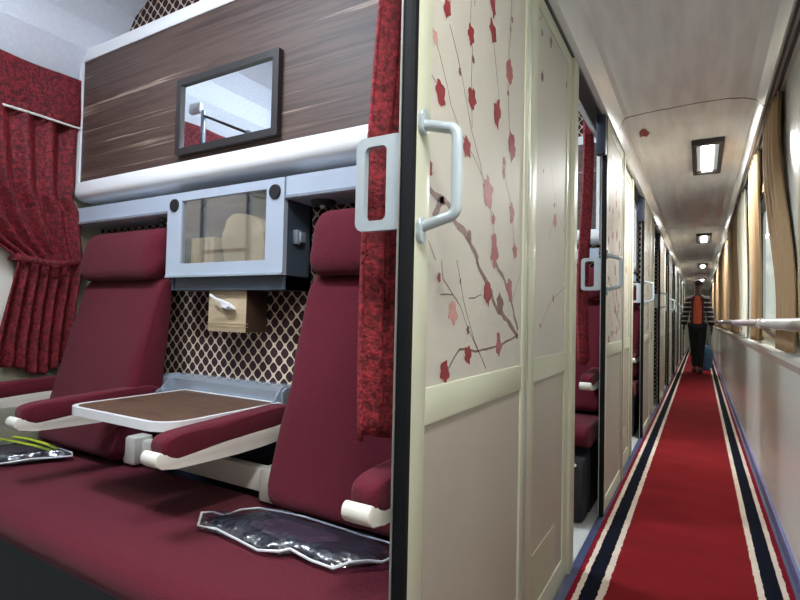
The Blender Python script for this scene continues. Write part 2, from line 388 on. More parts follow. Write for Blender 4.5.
LEAF_B = [(0.001, [(0.803, 1.524), (0.84, 1.482), (0.876, 1.436), (0.892, 1.408), (0.94, 1.373)]), (0.001, [(0.807, 1.432), (0.834, 1.423)]), (0.001, [(0.88, 1.559), (0.918, 1.517), (0.947, 1.477), (0.997, 1.392)]), (0.001, [(0.984, 1.663), (0.98, 1.615), (0.994, 1.562), (0.991, 1.5), (1.0, 1.397)]), (0.001, [(1.121, 1.635), (1.141, 1.578), (1.162, 1.524)]), (0.001, [(1.243, 1.805), (1.239, 1.719), (1.221, 1.628), (1.231, 1.534), (1.243, 1.472)]), (0.001, [(0.935, 1.371), (1.011, 1.34), (1.063, 1.311), (1.098, 1.285)]), (0.001, [(0.997, 1.391), (1.049, 1.337), (1.063, 1.311)]), (0.001, [(1.11, 1.263), (1.137, 1.218), (1.146, 1.184)]), (0.001, [(1.216, 1.344), (1.27, 1.284), (1.292, 1.204), (1.303, 1.149)]), (0.004, [(0.808, 1.225), (0.881, 1.217), (0.933, 1.18), (0.99, 1.162), (1.046, 1.122)]), (0.004, [(0.827, 1.178), (0.853, 1.211), (0.871, 1.217)]), (0.001, [(0.799, 1.143), (0.84, 1.101)]), (0.004, [(1.039, 1.121), (1.097, 1.08), (1.162, 1.024), (1.287, 0.973), (1.337, 0.947)]), (0.003, [(1.14, 1.132), (1.226, 1.089), (1.284, 1.033), (1.336, 0.966)]), (0.001, [(1.351, 1.116), (1.311, 1.07), (1.284, 1.039)]), (0.002, [(0.905, 0.898), (0.954, 0.932), (1.062, 0.924), (1.183, 0.929), (1.337, 0.951)]), (0.001, [(0.865, 1.103), (0.872, 1.069), (0.956, 1.019), (1.001, 0.971), (1.107, 0.882)]), (0.001, [(0.934, 1.111), (0.973, 1.029), (1.034, 0.946), (1.107, 0.882)]), (0.001, [(0.863, 1.039), (0.921, 1.041)]), (0.001, [(0.997, 1.037), (1.03, 1.039), (1.07, 1.048)])]
FIX_F = [(1.6, 1.996, 0.019, 3), (1.643, 1.926, 0.01, 3), (1.755, 1.943, 0.0165, 3), (1.65, 1.787, 0.014, 3), (1.99, 1.895, 0.0115, 3), (1.843, 1.345, 0.023, 1), (1.68, 1.482, 0.0075, 1), (1.831, 1.396, 0.0105, 3), (1.831, 1.068, 0.0145, 3), (1.668, 0.971, 0.0075, 0), (2.05, 1.118, 0.0125, 1)]
FIX_B = [(0.001, [(1.718, 2.075), (1.653, 1.989), (1.566, 1.919)]), (0.0, [(1.718, 2.075), (1.738, 1.988), (1.761, 1.931)]), (0.0, [(1.777, 1.536), (1.812, 1.461), (1.88, 1.382), (2.063, 1.296)]), (0.0, [(1.819, 1.34), (1.762, 1.271)]), (0.001, [(1.668, 0.968), (1.768, 1.038), (1.831, 1.068), (2.037, 1.126), (2.046, 1.19)])]


# ------------------------------------------------------------------ SETTING
YE = 21.5; Y0 = -2.7
XR = .33          # corridor window wall inner face
def wall_holes(bm, x0, x1, y0, y1, z0, z1, holes):
    ys = y0
    for (a, b, c, d) in sorted(holes):
        if a > ys: bx(bm, x0, x1, ys, a, z0, z1)
        bx(bm, x0, x1, a, b, z0, c); bx(bm, x0, x1, a, b, d, z1); ys = b
    bx(bm, x0, x1, ys, y1, z0, z1)
bm = NB(); bx(bm, -.445, XR+.1, Y0, YE, -.06, 0); struct('floor', bm, 'floorblue')
bm = NB(); bx(bm, EX-.1, -.445, Y0, YE, -.06, 0); struct('floor_compartments', bm, 'floorgrey')
# corridor ceiling: coved shell
prof = [(-.47, 2.05), (-.415, 2.05), (-.375, 2.125), (-.355, 2.132), (-.2, 2.145), (0, 2.15), (.12, 2.147), (.19, 2.135), (.235, 2.118), (.252, 2.098), (.266, 2.082), (.34, 2.078)]
bm = NB()
V = [[bm.verts.new((x, y, z)) for (x, z) in prof + [(.45, 2.078), (.45, 2.3), (-.47, 2.3)]] for y in (Y0, YE)]
n = len(V[0])
for i in range(n):
    f = bm.faces.new((V[0][i], V[0][(i+1) % n], V[1][(i+1) % n], V[1][i]))
bm.faces.new(V[0]); bm.faces.new(V[1][::-1])
# the red blossom sticker on the cove
def blob(bm, mk, r, mi, n=25, ph=0., rnd=None):
    rnd = rnd or random
    js = [rnd.uniform(.65, 1.2) for _ in range(5)]
    j2 = [rnd.uniform(.86, 1.14) for _ in range(n)]
    vs = []
    for k in range(n):
        a = 2*pi*k/n; pet = js[int(((a+ph) % (2*pi))/(2*pi)*5) % 5]
        rr = r*(.74+.26*abs(cos(2.5*(a+ph))))*pet*j2[k]
        vs.append(bm.verts.new(mk(rr*cos(a), rr*sin(a))))
    c = bm.verts.new(mk(0, 0))
    for k in range(n):
        f = bm.faces.new((vs[k], vs[(k+1) % n], c)); f.material_index = mi
blob(bm, lambda a, b: (-.30+a*.5, 3.40+b*1.6, 2.1325 + (a*.5)*.08), .07, 1)
o = obj('ceiling', bm, ['corrceil', 'print0'], smooth=False); o['kind'] = 'structure'
# compartment ceiling with curved shoulder
bm = NB()
pr2 = [(EX, 1.95), (-2.262, 2.1), (-2.225, 2.2), (-2.16, 2.285), (-2.05, 2.35), (-1.85, 2.4), (-1.5, 2.42), (-.5, 2.42), (-.5, 2.5), (EX-.1, 2.5), (EX-.1, 1.95)]
V = [[bm.verts.new((x, y, z)) for (x, z) in pr2] for y in (Y0, YE)]; n = len(pr2)
for i in range(n): bm.faces.new((V[0][i], V[0][(i+1) % n], V[1][(i+1) % n], V[1][i]))
bm.faces.new(V[0]); bm.faces.new(V[1][::-1])
struct('ceiling_compartments', bm, 'compceil', smooth=False)
# corridor window wall
wins = [(.95+P*k, 2.44+P*k, .95, 1.80) for k in range(-2, 9)]
bm = NB(); wall_holes(bm, XR, XR+.07, Y0, YE, 0, 2.09, wins); struct('wall_right', bm, 'wallcream')
bm = NB(); bx(bm, XR-.012, XR, Y0, YE, 0, .055, bev=.004); struct('baseboard_right', bm, 'skirt')
bm = NB(); prism(bm, [(XR, .80), (XR-.03, .835), (XR-.045, .852), (XR-.045, .868), (XR, .872)], 'Y', Y0, YE); struct('trim_1', bm, 'wallcream')
for i, (a, b, c, d) in enumerate(wins):
    w = bpy.data.objects.new('window_%d' % (i+1), None); COL.objects.link(w); w['kind'] = 'structure'; w.location = (XR, (a+b)/2, c)
    bm = NB(); ring_prism(bm, rrect(a-.035, b+.035, c-.035, d+.035, .1), rrect(a+.015, b-.015, c+.015, d-.015, .09), 'X', XR-.008, XR+.02); obj('window_frame', bm, 'tan', w)
    bm = NB(); ring_prism(bm, rrect(a+.012, b-.012, c+.012, d-.012, .09), rrect(a+.04, b-.04, c+.04, d-.04, .08), 'X', XR-.004, XR+.05); obj('window_seal', bm, 'frame', w)
    bm = NB(); prism(bm, rrect(a+.04, b-.04, c+.04, d-.04, .08), 'X', XR+.03, XR+.036); obj('window_pane', bm, 'glass', w)
# curtain tracks
bm = NB()
for x in (.272, .298): bx(bm, x, x+.010, Y0, YE, 2.062, 2.078)
struct('trim_2', bm, 'frame')
# exterior wall of the compartments
cw = [(-.32+P*k, .925+P*k, .82, 1.72) for k in range(-1, 4)]
bm = NB(); wall_holes(bm, EX-.06, EX, Y0, YE, 0, 2.0, cw); struct('wall_left', bm, 'cream')
for i, (a, b, c, d) in enumerate(cw):
    w = bpy.data.objects.new('window_%d' % (i+20), None); COL.objects.link(w); w['kind'] = 'structure'; w.location = (EX, (a+b)/2, c)
    bm = NB(); ring_prism(bm, rrect(a-.05, b+.05, c-.05, d+.05, .08), rrect(a+.01, b-.01, c+.01, d-.01, .07), 'X', EX-.05, EX+.012); obj('window_frame', bm, 'ivory', w)
    bm = NB(); prism(bm, rrect(a+.01, b-.01, c+.01, d-.01, .07), 'X', EX-.035, EX-.03); obj('window_pane', bm, 'glass', w)
# partitions between compartments
for k in range(-1, 10):
    y = YP+P*k
    bm = NB()
    x1 = -.455
    if k < 10: prism(bm, [(EX, 0), (x1, 0), (x1, 2.42), (-1.5, 2.42), (-1.85, 2.4), (-2.05, 2.35), (-2.16, 2.285), (-2.225, 2.2), (-2.262, 2.1), (EX, 1.95)], 'Y', y, y+.03)
    struct('wall_partition_%d' % (k+2), bm, 'trellis')
bm = NB(); bx(bm, EX-.06, XR+.07, Y0-.05, Y0, 0, 2.5); struct('wall_back', bm, 'cream')
# corridor end with a vestibule door
bm = NB(); bx(bm, -.5, XR+.07, YE, YE+.05, 0, 2.2); struct('wall_far_end', bm, 'cream')
w = bpy.data.objects.new('door_20', None); COL.objects.link(w); w['kind'] = 'structure'; w.location = (-.05, YE, 0)
bm = NB(); bx(bm, -.33, .23, YE-.04, YE, 0, 2.0, bev=.005); obj('door_leaf', bm, 'lowpanel', w)
bm = NB(); bx(bm, -.22, .12, YE-.048, YE-.04, 1.1, 1.75); obj('door_window', bm, 'mirror', w)

# corridor side wall: fixed panel + header, per compartment  (structure)
def print_on(bm, F, B, xf, base=2):
    rnd = random.Random(7); e = .0008
    for w_, pts in B:
        w_ = max(w_, .0009)*1.35 if w_ < .0025 else w_*1.8
        for (a, b) in zip(pts[:-1], pts[1:]):
            d = Vector((b[0]-a[0], b[1]-a[1])); 
            if d.length < 1e-5: continue
            # wobble: split in short bits
            k = max(1, int(d.length/.02)); prev = None
            nrm = Vector((-d.y, d.x)).normalized()
            for j in range(k+1):
                t = j/k; q = Vector(a)+d*t + nrm*(rnd.uniform(-1, 1)*w_*.7 if 0 < j < k else 0)
                ww = w_*rnd.uniform(.75, 1.25)
                cur = (bm.verts.new((xf+e*.5, q.x+nrm.x*ww, q.y+nrm.y*ww)), bm.verts.new((xf+e*.5, q.x-nrm.x*ww, q.y-nrm.y*ww)))
                if prev:
                    f = bm.faces.new((prev[0], prev[1], cur[1], cur[0])); f.material_index = base+4
                prev = cur
    for (y, z, r, c) in F:
        blob(bm, lambda a, b: (xf+e, y+a*.95, z+b*1.15), r*1.1, base+c, ph=rnd.uniform(0, 6), rnd=rnd)
# extra blossoms higher up the same printed panel
UP = [(.9, 1.86, .025, 0), (1.02, 1.76, .02, 1), (1.15, 1.83, .028, 0), (1.26, 1.9, .02, 1), (.85, 1.7, .018, 0)]
UB = [(.001, [(.88, 1.6), (.9, 1.75), (.9, 1.95)]), (.0012, [(1.0, 1.66), (1.03, 1.8), (1.1, 1.97)]), (.001, [(1.12, 1.73), (1.17, 1.85), (1.16, 1.98)]), (.001, [(1.24, 1.8), (1.27, 1.95)])]
PM = ['print0', 'print1', 'print2', 'print3', 'print4']
XF = -.415        # face of the sliding leaf
def make_leaf():
    t = thing('sliding_door', 'cream sliding door nearest the viewer, red blossom print and two grey handles', 'door', (-.43, 1.09, .01), 'sliding compartment doors')
    y0, y1 = .746, 1.475
    bm = NB()
    for (a, b, c, d) in ((y0, .805, .015, 2.035), (1.365, 1.40, .015, 2.035), (.805, 1.365, .805, .872), (.805, 1.365, 1.985, 2.035), (.805, 1.365, .015, .09)):
        bx(bm, XF-.022, XF, a, b, c, d, bev=.003)
    obj('door_frame', bm, 'cream', t)
    bm = NB(); bx(bm, XF-.019, XF-.004, .80, 1.37, .868, 1.99)
    print_on(bm, LEAF_F+UP, LEAF_B+UB, XF-.004)
    obj('printed_panel', bm, ['panelcream', 'panelcream']+PM, t, smooth=False)['label'] = 'upper panel printed with plum blossom branches'
    bm = NB(); bx(bm, XF-.019, XF-.006, .80, 1.37, .085, .81); obj('lower_panel', bm, 'lowpanel', t, smooth=False)
    bm = NB(); prism(bm, [(XF-.021, y0-.010), (XF-.004, y0-.012), (XF+.001, y0-.008), (XF+.001, y0+.004), (XF-.021, y0)], 'Z', .012, 2.035); obj('edge_seal', bm, 'ridge', t)
    bm = NB(); bx(bm, XF-.0245, XF-.0212, y0-.012, y0+.004, .012, 2.035); obj('edge_strip', bm, 'alu', t)
    bm = NB()
    bx(bm, XF-.022, XF+.004, 1.40, 1.472, .012, 2.035, bev=.004)
    obj('trailing_profile', bm, 'cream', t)
    bm = NB(); bx(bm, XF-.001, XF+.006, 1.396, 1.404, .012, 2.035); obj('profile_strip', bm, 'alu', t)
    # outer bow handle
    bm = NB(); r = .0085; x0 = XF+.004; xo = XF+.068; y = .768
    pts = [(x0, y, 1.345)]
    zt, zb = 1.325, 1.150
    path = [(x0+.002, y, zt)]
    for k in range(6):
        a = radians(90*k/5); path.append((xo-.018+.018*sin(a), y, zt-.012-.018+.018*cos(a)))
    for k in range(6):
        a = radians(90*k/5); path.append((xo-.018+.018*cos(a), y, zb+.012+.018-.018*sin(a)))
    path.append((x0+.002, y, zb))
    tube(bm, path, r, 12, sy=1.15)
    obj('outer_handle', bm, 'handle', t)
    for (za, zc) in ((1.308, 1.352), (1.122, 1.166)):
        bm = NB(); prism(bm, rrect(y-.014, y+.014, za, zc, .012), 'X', XF+.0005, XF+.009, bev=.003)
        obj('handle_plate', bm, 'handle', t)
    # inner flat loop handle, inside the compartment
    bm = NB(); xi = XF-.024
    ring_prism(bm, rrect(xi-.098, xi, 1.146, 1.313, .016), rrect(xi-.080, xi-.034, 1.164, 1.296, .010), 'Y', .750, .763)
    bmesh.ops.bevel(bm, geom=bm.edges[:], offset=.003, segments=2, affect='EDGES') if False else None
    obj('inner_handle', bm, 'handle', t)
    bm = NB(); bx(bm, XF-.045, XF-.0, .69, .733, 1.83, 2.03, bev=.004)
    obj('roller_bracket', bm, 'bracketblue', t)
    return t
leaf = make_leaf()
ords = ['second', 'third', 'fourth', 'fifth', 'sixth', 'seventh', 'eighth', 'ninth']
for k in range(-1, 9):
    if k == 0: continue
    lab = 'cream sliding door, %s along the corridor from the viewer' % ords[k-1] if k > 0 else 'cream sliding door behind the viewer'
    dup(leaf, (0, P*k, 0), lab)
XW = -.445
for k in range(-2, 9):
    dy = P*k
    bm = NB()
    for (a, b, c, d) in ((1.30, 1.575, 0, 2.04), (2.01, 2.075, 0, 2.04), (1.575, 2.01, .80, .872), (1.575, 2.01, 1.985, 2.04), (1.575, 2.01, 0, .09)):
        bx(bm, XW-.025, XW, a+dy, b+dy, c, d)
    bx(bm, XW-.045, XW+.012, 2.075+dy, 2.15+dy, 0, 2.04, bev=.004)
    st = struct('wall_corridor_panel_%d' % (k+3), bm, 'cream', smooth=True)
    bm = NB(); bx(bm, XW-.022, XW-.004, 1.57+dy, 2.015+dy, .868, 1.99)
    print_on(bm, [(y+dy, z, r, c) for (y, z, r, c) in FIX_F], [(w_, [(y+dy, z) for (y, z) in p]) for w_, p in FIX_B], XW-.004)
    obj('printed_panel', bm, ['panelcream', 'panelcream']+PM, st, smooth=False)
    bm = NB(); bx(bm, XW-.022, XW-.006, 1.57+dy, 2.015+dy, .085, .81); obj('lower_panel', bm, 'lowpanel', st, smooth=False)
    bm = NB(); bx(bm, XW-.006, XW-.002, 1.585+dy, 1.90+dy, .1, .26); obj('ventilation_grille', bm, 'grille', st, smooth=False)
bm = NB(); bx(bm, -.50, -.44, Y0, YE, 2.035, 2.3); struct('trim_3', bm, 'frame')   # dark running track above the doors
bm = NB(); bx(bm, -.52, -.50, Y0, YE, 2.02, 2.42); struct('trim_4', bm, 'compceil')
# thresholds under the doors
bm = NB(); bx(bm, -.44, -.408, Y0, YE, 0, .011); struct('trim_5', bm, 'floorblue')

# runner carpet
bm = NB(); bx(bm, -.357, .357, -1.9, 20.6, 0, .008, bev=.003)
for v in bm.verts: v.co.x += -.054
tag(obj('carpet_runner', bm, 'carpet', loc=(-.054, 0, 0)), 'long crimson runner with navy and cream border stripes on the corridor floor', 'carpet')

# ------------------------------------------------------------------ compartment contents
def make_bunk(label):
    t = thing('upper_bunk', label, 'bunk', (-1.37, 1.25, 1.45))
    x0, x1 = -2.308, -.52; y0, y1 = 1.18, YP-.002
    bm = NB()
    # rounded lower bolster, top rail, side rails
    prism(bm, [(y0+.030, 1.456), (y0+.010, 1.462), (y0-.003, 1.476), (y0-.006, 1.49), (y0-.003, 1.528), (y0+.001, 1.533), (y1, 1.533), (y1, 1.452)], 'X', x0-.005, x1)
    prism(bm, [(y0, 2.052), (y0-.004, 2.06), (y0-.004, 2.098), (y0+.006, 2.104), (y1, 2.104), (y1, 2.052)], 'X', x0-.005, x1)
    bx(bm, x0-.005, x0+.018, y0-.004, y1, 1.53, 2.055); bx(bm, x1-.018, x1, y0-.004, y1, 1.53, 2.055)
    obj('bunk_frame', bm, 'white', t)
    bm = NB(); bx(bm, x0+.018, x1-.018, y0+.004, y0+.02, 1.533, 2.052); obj('wood_panel', bm, 'wood', t, smooth=False)
    bm = NB(); ring_prism(bm, rrect(-1.636, -1.14, 1.552, 1.828, .004, 2), rrect(-1.612, -1.166, 1.576, 1.804, .003, 2), 'Y', y0-.016, y0+.006)
    f = obj('mirror_frame', bm, 'frame', t)
    bm = NB(); bx(bm, -1.618, -1.158, y0-.006, y0+.002, 1.570, 1.81); obj('mirror', bm, 'mirror', f, smooth=False)
    return t
def make_cabinet(label):
    t = thing('wall_cabinet', label, 'cabinet', (-1.395, 1.25, 1.07))
    x0, x1 = -1.68, -1.112; z0, z1 = 1.115, 1.418; y = 1.18
    bm = NB()
    bx(bm, x0+.01, x0+.02, y+.015, YP-.001, 1.07, 1.41); bx(bm, x1-.02, x1-.006, y+.015, YP-.001, 1.07, 1.41)
    bx(bm, x0+.01, x1-.006, y+.02, YP-.001, 1.07, 1.115); bx(bm, x0+.01, x1-.006, YP-.012, YP-.001, 1.07, 1.41); bx(bm, x0+.01, x1-.006, y+.02, YP-.001, 1.395, 1.41)
    obj('cabinet_body', bm, 'slate', t)
    bm = NB(); a = [(x0, z0), (x1, z0), (x1, z1), (x0, z1)]; b = [(-1.60, 1.163), (-1.187, 1.163), (-1.187, 1.388), (-1.60, 1.388)]
    ring_prism(bm, a, b, 'Y', y-.004, y+.014)
    d = obj('cabinet_door', bm, 'silver', t)
    bm = NB(); bx(bm, -1.605, -1.182, y+.002, y+.006, 1.158, 1.393); obj('glass_pane', bm, 'cabglass', d, smooth=False)
    for cx in (x0+.04, x1-.038):
        bm = NB(); bmesh.ops.create_cone(bm, cap_ends=True, segments=24, radius1=.024, radius2=.022, depth=.006, matrix=Matrix.Translation((cx, y-.007, 1.375))@Matrix.Rotation(pi/2, 4, 'X'))
        obj('round_plug', bm, 'dark', d)
    bm = NB(); bx(bm, x0, x1, y-.008, y-.003, z0, z0+.006); obj('lower_edge', bm, 'steel', d)
    bm = NB(); bx(bm, x1-.006, x1+.014, 1.225, 1.245, 1.215, 1.262, bev=.004); bx(bm, x1+.012, x1+.02, 1.235, 1.26, 1.222, 1.256, bev=.003)
    obj('latch', bm, 'steel', t)
    # contents
    bm = NB(); bx(bm, x0+.021, x1-.021, YP-.02, YP-.013, 1.116, 1.394); obj('inner_lining', bm, 'lining', t)
    return t
def make_shelf(label, a, b, x):
    t = thing('wall_shelf', label, 'shelf', ((a+b)/2, 1.25, 1.35))
    bm = NB()
    if True:
        prism(bm, [(1.18, 1.354), (1.186, 1.35), (YP-.001, 1.35), (YP-.001, 1.362), (1.194, 1.362), (1.194, 1.408), (1.23, 1.42), (1.18, 1.42)], 'X', a, b)
    obj('shelf_board', bm, 'silver', t, smooth=False)
    bm = NB()
    bx(bm, a, b, 1.176, 1.18, 1.352, 1.36)
    obj('front_trim', bm, 'steel', t)
    if True:
        bm = NB(); bmesh.ops.create_cone(bm, cap_ends=True, segments=24, radius1=.036, radius2=.04, depth=.014, matrix=Matrix.Translation((x, 1.255, 1.342)))
        l = obj('reading_light', bm, 'dark', t)
        bm = NB(); bmesh.ops.create_uvsphere(bm, u_segments=12, v_segments=8, radius=.009, matrix=Matrix.Translation((x, 1.25, 1.334))); obj('bulb', bm, 'white', l)
    return t
def cushion(bm, x0, x1, pr, rows=12, puff=.012, crown=.0, r=.02):
    """upholstered slab: closed profile pr [(y,z)] lofted over x with rounded ends"""
    cy = sum(p[0] for p in pr)/len(pr); cz = sum(p[1] for p in pr)/len(pr)
    xs = []
    for k in range(5): a = radians(90*k/4); xs.append((x0+r-r*cos(a)*1, 1-(1-sin(a))*r*1.6))
    for k in range(1, rows): xs.append((x0+r+(x1-x0-2*r)*k/rows, 1))
    for k in range(5): a = radians(90*(4-k)/4); xs.append((x1-r+r*cos(a), 1-(1-sin(a))*r*1.6))
    rings = []
    for (x, s) in xs:
        t = (x-x0)/(x1-x0)*2-1
        ring = []
        for (y, z) in pr:
            dy, dz = y-cy, z-cz; L = math.hypot(dy, dz) or 1
            inset = (1-s)*.9
            k = max(0, (L-inset))/L
            ring.append(bm.verts.new((x, cy+dy*k, cz+dz*k)))
        rings.append(ring)
    n = len(pr)
    for a, b in zip(rings[:-1], rings[1:]):
        for i in range(n):
            f = bm.faces.new((a[i], a[(i+1) % n], b[(i+1) % n], b[i])); f.smooth = True
    bm.faces.new(rings[0]); bm.faces.new(rings[-1][::-1])
def smooth_poly(pts, it=2):
    for _ in range(it):
        q = []
        for a, b in zip(pts, pts[1:]+pts[:1]):
            q += [(a[0]*.75+b[0]*.25, a[1]*.75+b[1]*.25), (a[0]*.25+b[0]*.75, a[1]*.25+b[1]*.75)]
        pts = q
    return pts
def make_seat(x0, x1, label, arms):
    t = thing('reclining_seat', label, 'seat', ((x0+x1)/2, 1.1, .47))
    # backrest leaning back
    pr = smooth_poly([(1.02, .50), (1.035, .55), (1.11, .85), (1.165, 1.02), (1.183, 1.092), (1.21, 1.122), (1.245, 1.118), (1.235, .9), (1.20, .5), (1.10, .47), (1.04, .475)], 2)
    bm = NB(); cushion(bm, x0, x1, pr, r=.03); obj('backrest', bm, 'seat', t)
    bm = NB(); pr = smooth_poly([(1.150, 1.118), (1.138, 1.15), (1.148, 1.23), (1.17, 1.285), (1.205, 1.31), (1.25, 1.305), (1.275, 1.24), (1.27, 1.14), (1.21, 1.11), (1.165, 1.108)], 2)
    cushion(bm, x0+.012, x1-.005, pr, r=.045); obj('headrest', bm, 'seat', t)
    for x in (x0+.18, x1-.18):
        bm = NB(); tube(bm, [(x, 1.22, 1.07), (x, 1.22, 1.15)], .008); obj('headrest_post', bm, 'steel', t)
    for (xa, side) in arms:
        w = .030
        bm = NB(); pr = smooth_poly([(.752, .660), (.745, .685), (.757, .706), (.83, .714), (1.05, .722), (1.19, .728), (1.19, .675), (1.0, .664), (.82, .652), (.775, .648)], 2)
        cushion(bm, xa-w, xa+w, pr, r=.014, rows=4); pad = obj('armrest_pad', bm, 'seat', t)
        bm = NB(); prism(bm, smooth_poly([(.728, .668), (.726, .65), (.735, .640), (.755, .630), (.85, .626), (1.0, .622), (1.19, .63), (1.19, .678), (1.0, .668), (.82, .655), (.775, .651), (.755, .660), (.742, .676)], 1), 'X', xa-w*.98, xa+w*.98, bev=.004)
        obj('armrest_frame', bm, 'ivory', t)
    return t
def make_bench(label):
    t = thing('bench_seat', label, 'bench', (-1.37, .95, 0))
    bm = NB(); pr = smooth_poly([(.665, .375), (.64, .41), (.655, .45), (.70, .468), (.85, .462), (1.0, .455), (1.12, .452), (1.13, .44), (1.13, .345), (1.0, .335), (.72, .34)], 2)
    cushion(bm, EX+.005, -.475, pr, r=.02, rows=20); obj('bench_cushion', bm, 'seat', t)
    bm = NB(); bx(bm, EX+.01, -.49, .80, YP-.002, .0, .335); obj('bench_base', bm, 'benchbase', t)
    bm = NB(); bx(bm, EX+.01, -.49, YP-.012, YP-.002, .335, .64); obj('dark_backing', bm, 'benchbase', t)  # dark board added to darken the gap behind the crossbar
    bm = NB(); bx(bm, -1.72, -1.0, 1.10, 1.135, .475, .545, bev=.006); obj('crossbar', bm, 'ivory', t)
    for x in (-1.70, -1.045):
        bm = NB(); bx(bm, x-.035, x+.035, 1.07, 1.142, .462, .558, bev=.01); obj('crossbar_cap', bm, 'ivory', t)
    return t
def make_table(label):
    t = thing('folding_table', label, 'table', (-1.4, 1.0, .70))
    x0, x1, y0, y1 = -1.585, -1.125, .80, 1.205
    out = [(x1, y1), (x0, y1)]
    for cx, a0 in ((x0+.055, 180), (x1-.075, 270)):
        rr = .055 if a0 == 180 else .075
        for k in range(7):
            a = radians(a0+90*k/6); out.append((cx+rr*cos(a), y0+rr+rr*sin(a)))
    cx, cy = (x0+x1)/2, (y0+y1)/2
    inn = [(cx+(x-cx)*(1-.024/(x1-x0)*2*.5), cy+(y-cy)*(1-.024/(y1-y0))) for x, y in out]
    bm = NB(); prism(bm, inn, 'Z', .70, .7165); obj('tabletop', bm, 'tablewood', t, smooth=False)
    bm = NB(); ring_prism(bm, out, inn, 'Z', .694, .7175); obj('edge_trim', bm, 'white', t)
    bm = NB()
    prism(bm, [(1.215, .70), (1.215, .748), (1.235, .758), (1.275, .758), (1.275, .75), (1.24, .748), (1.226, .74), (1.226, .70)], 'X', -1.745, -1.13)
    bx(bm, -1.72, -1.15, 1.275, YP-.001, .742, .756)
    obj('hinge_rail', bm, 'steel', t)
    for x in (-1.148, -1.69):
        bm = NB(); prism(bm, smooth_poly([(1.15, .70), (1.19, .722), (1.22, .765), (1.26, .765), (1.26, .69), (1.19, .685)], 1), 'X', x, x+.008)
        b = obj('hinge_bracket', bm, 'steel', t)
        bm = NB(); bmesh.ops.create_cone(bm, cap_ends=True, segments=14, radius1=.011, radius2=.009, depth=.012, matrix=Matrix.Translation((x+.01, 1.19, .706))@Matrix.Rotation(pi/2, 4, 'Y')); obj('pivot_bolt', bm, 'steel', b)
    return t
def make_tissue(label):
    t = thing('tissue_box', label, 'tissue box', (-1.403, 1.27, .925))
    bm = NB(); x0, x1, y = -1.497, -1.309, 1.22
    bx(bm, x0, x1, y, YP-.001, .927, 1.078, bev=.003)
    for f in bm.faces:
        if f.calc_center_median().x > x1-.001 or f.normal.z > .9: f.material_index = 1
    bx(bm, x0-.002, x1+.001, y-.002, y+.01, .955, .958); bx(bm, x0-.002, x1+.001, y-.002, y+.01, .945, .947)
    obj('wooden_box', bm, ['boxwood', 'boxwoodd'], t)
    bm = NB(); bmesh.ops.create_cone(bm, cap_ends=True, segments=20, radius1=.024, radius2=.024, depth=.002, matrix=Matrix.Translation((-1.40, y-.002, 1.015))@Matrix.Rotation(pi/2, 4, 'X')@Matrix.Scale(.6, 4, (0, 1, 0)))
    obj('slot', bm, 'dark', t)
    bm = NB()
    pth = [((-1.37, 1.216, 1.010), .004), ((-1.36, 1.208, 1.008), .010), ((-1.37, 1.200, 1.014), .014), ((-1.39, 1.196, 1.022), .012), ((-1.41, 1.194, 1.032), .007), ((-1.435, 1.194, 1.042), .004), ((-1.458, 1.194, 1.053), .006)]
    tube(bm, [p for p, r in pth], [r for p, r in pth], 16, sy=.6)
    for v in bm.verts: v.co += noise.noise_vector(v.co*90)*.007
    obj('tissue', bm, 'tissue', t)
    return t
def make_door_curtain(label):
    bm = NB()
    def fn(u, v):
        z = .76+v*1.62; w = .17-.055*v**.7
        y = .80+.068*v + u*w*1.0
        x = -.545 - .016*sin(u*pi*6+.6*sin(v*3)) - .010*sin(v*7) + .01*(1-v)
        x -= .010*(1-v)*1
        return (x, y, z+.008*sin(u*9))
    grid(bm, fn, 60, 60)
    o = obj('door_curtain', bm, 'velvetdoor', loc=(-.55, .88, .76), thick=.006)
    return tag(o, label, 'curtain', 'crimson velvet curtains inside the doorways')
def make_window_curtain(label):
    """tied-back velvet curtain at the exterior window"""
    t = thing('window_curtain', label, 'curtain', (EX+.05, 1.05, .74))
    def edges(z):
        # left (window side) and right (corner side) limits in y against height
        L = [(.74, .90), (.85, .905), (1.0, .93), (1.14, .955), (1.175, .965), (1.21, .93), (1.26, .85), (1.35, .76), (1.5, .66), (1.80, .55)]
        R = [(.74, 1.18), (1.175, 1.215), (1.40, 1.20), (1.45, 1.17), (1.80, 1.17)]
        def ip(T):
            for (a, b), (c, d) in zip(T[:-1], T[1:]):
                if z <= c: return b+(d-b)*max(0, (z-a))/(c-a)
            return T[-1][1]
        return ip(L), ip(R)
    def fn(u, v):
        z = .745+v*1.05; a, b = edges(z)
        amp = .020*(1-.6*math.exp(-((z-1.175)/.06)**2))
        y = a+(b-a)*u
        x = EX+.05+amp*sin(u*pi*13+1.2*sin(v*4)) + .012*math.exp(-((z-1.175)/.08)**2) + .01*sin(u*5+v*6)
        return (x, y, z + (.02*sin(u*8) if v < .02 else 0))
    bm = NB(); grid(bm, fn, 110, 70); obj('drape', bm, 'velvet', t, thick=.006)
    bm = NB()
    pts = [(EX+.085, .955, 1.19), (EX+.092, 1.02, 1.18), (EX+.095, 1.08, 1.172), (EX+.09, 1.14, 1.18), (EX+.07, 1.20, 1.195), (EX+.03, 1.205, 1.195), (EX+.02, 1.1, 1.18), (EX+.02, 1.0, 1.185), (EX+.03, .955, 1.19)]
    tube(bm, pts, .006, 8, closed=True, sy=2.2); obj('tie_band', bm, 'velvet', t)
    bm = NB(); bmesh.ops.create_uvsphere(bm, u_segments=12, v_segments=8, radius=.02, matrix=Matrix.Translation((EX+.10, 1.09, 1.172))@Matrix.Scale(.6, 4, (1, 0, 0))); obj('tie_knot', bm, 'velvet', t)
    return t
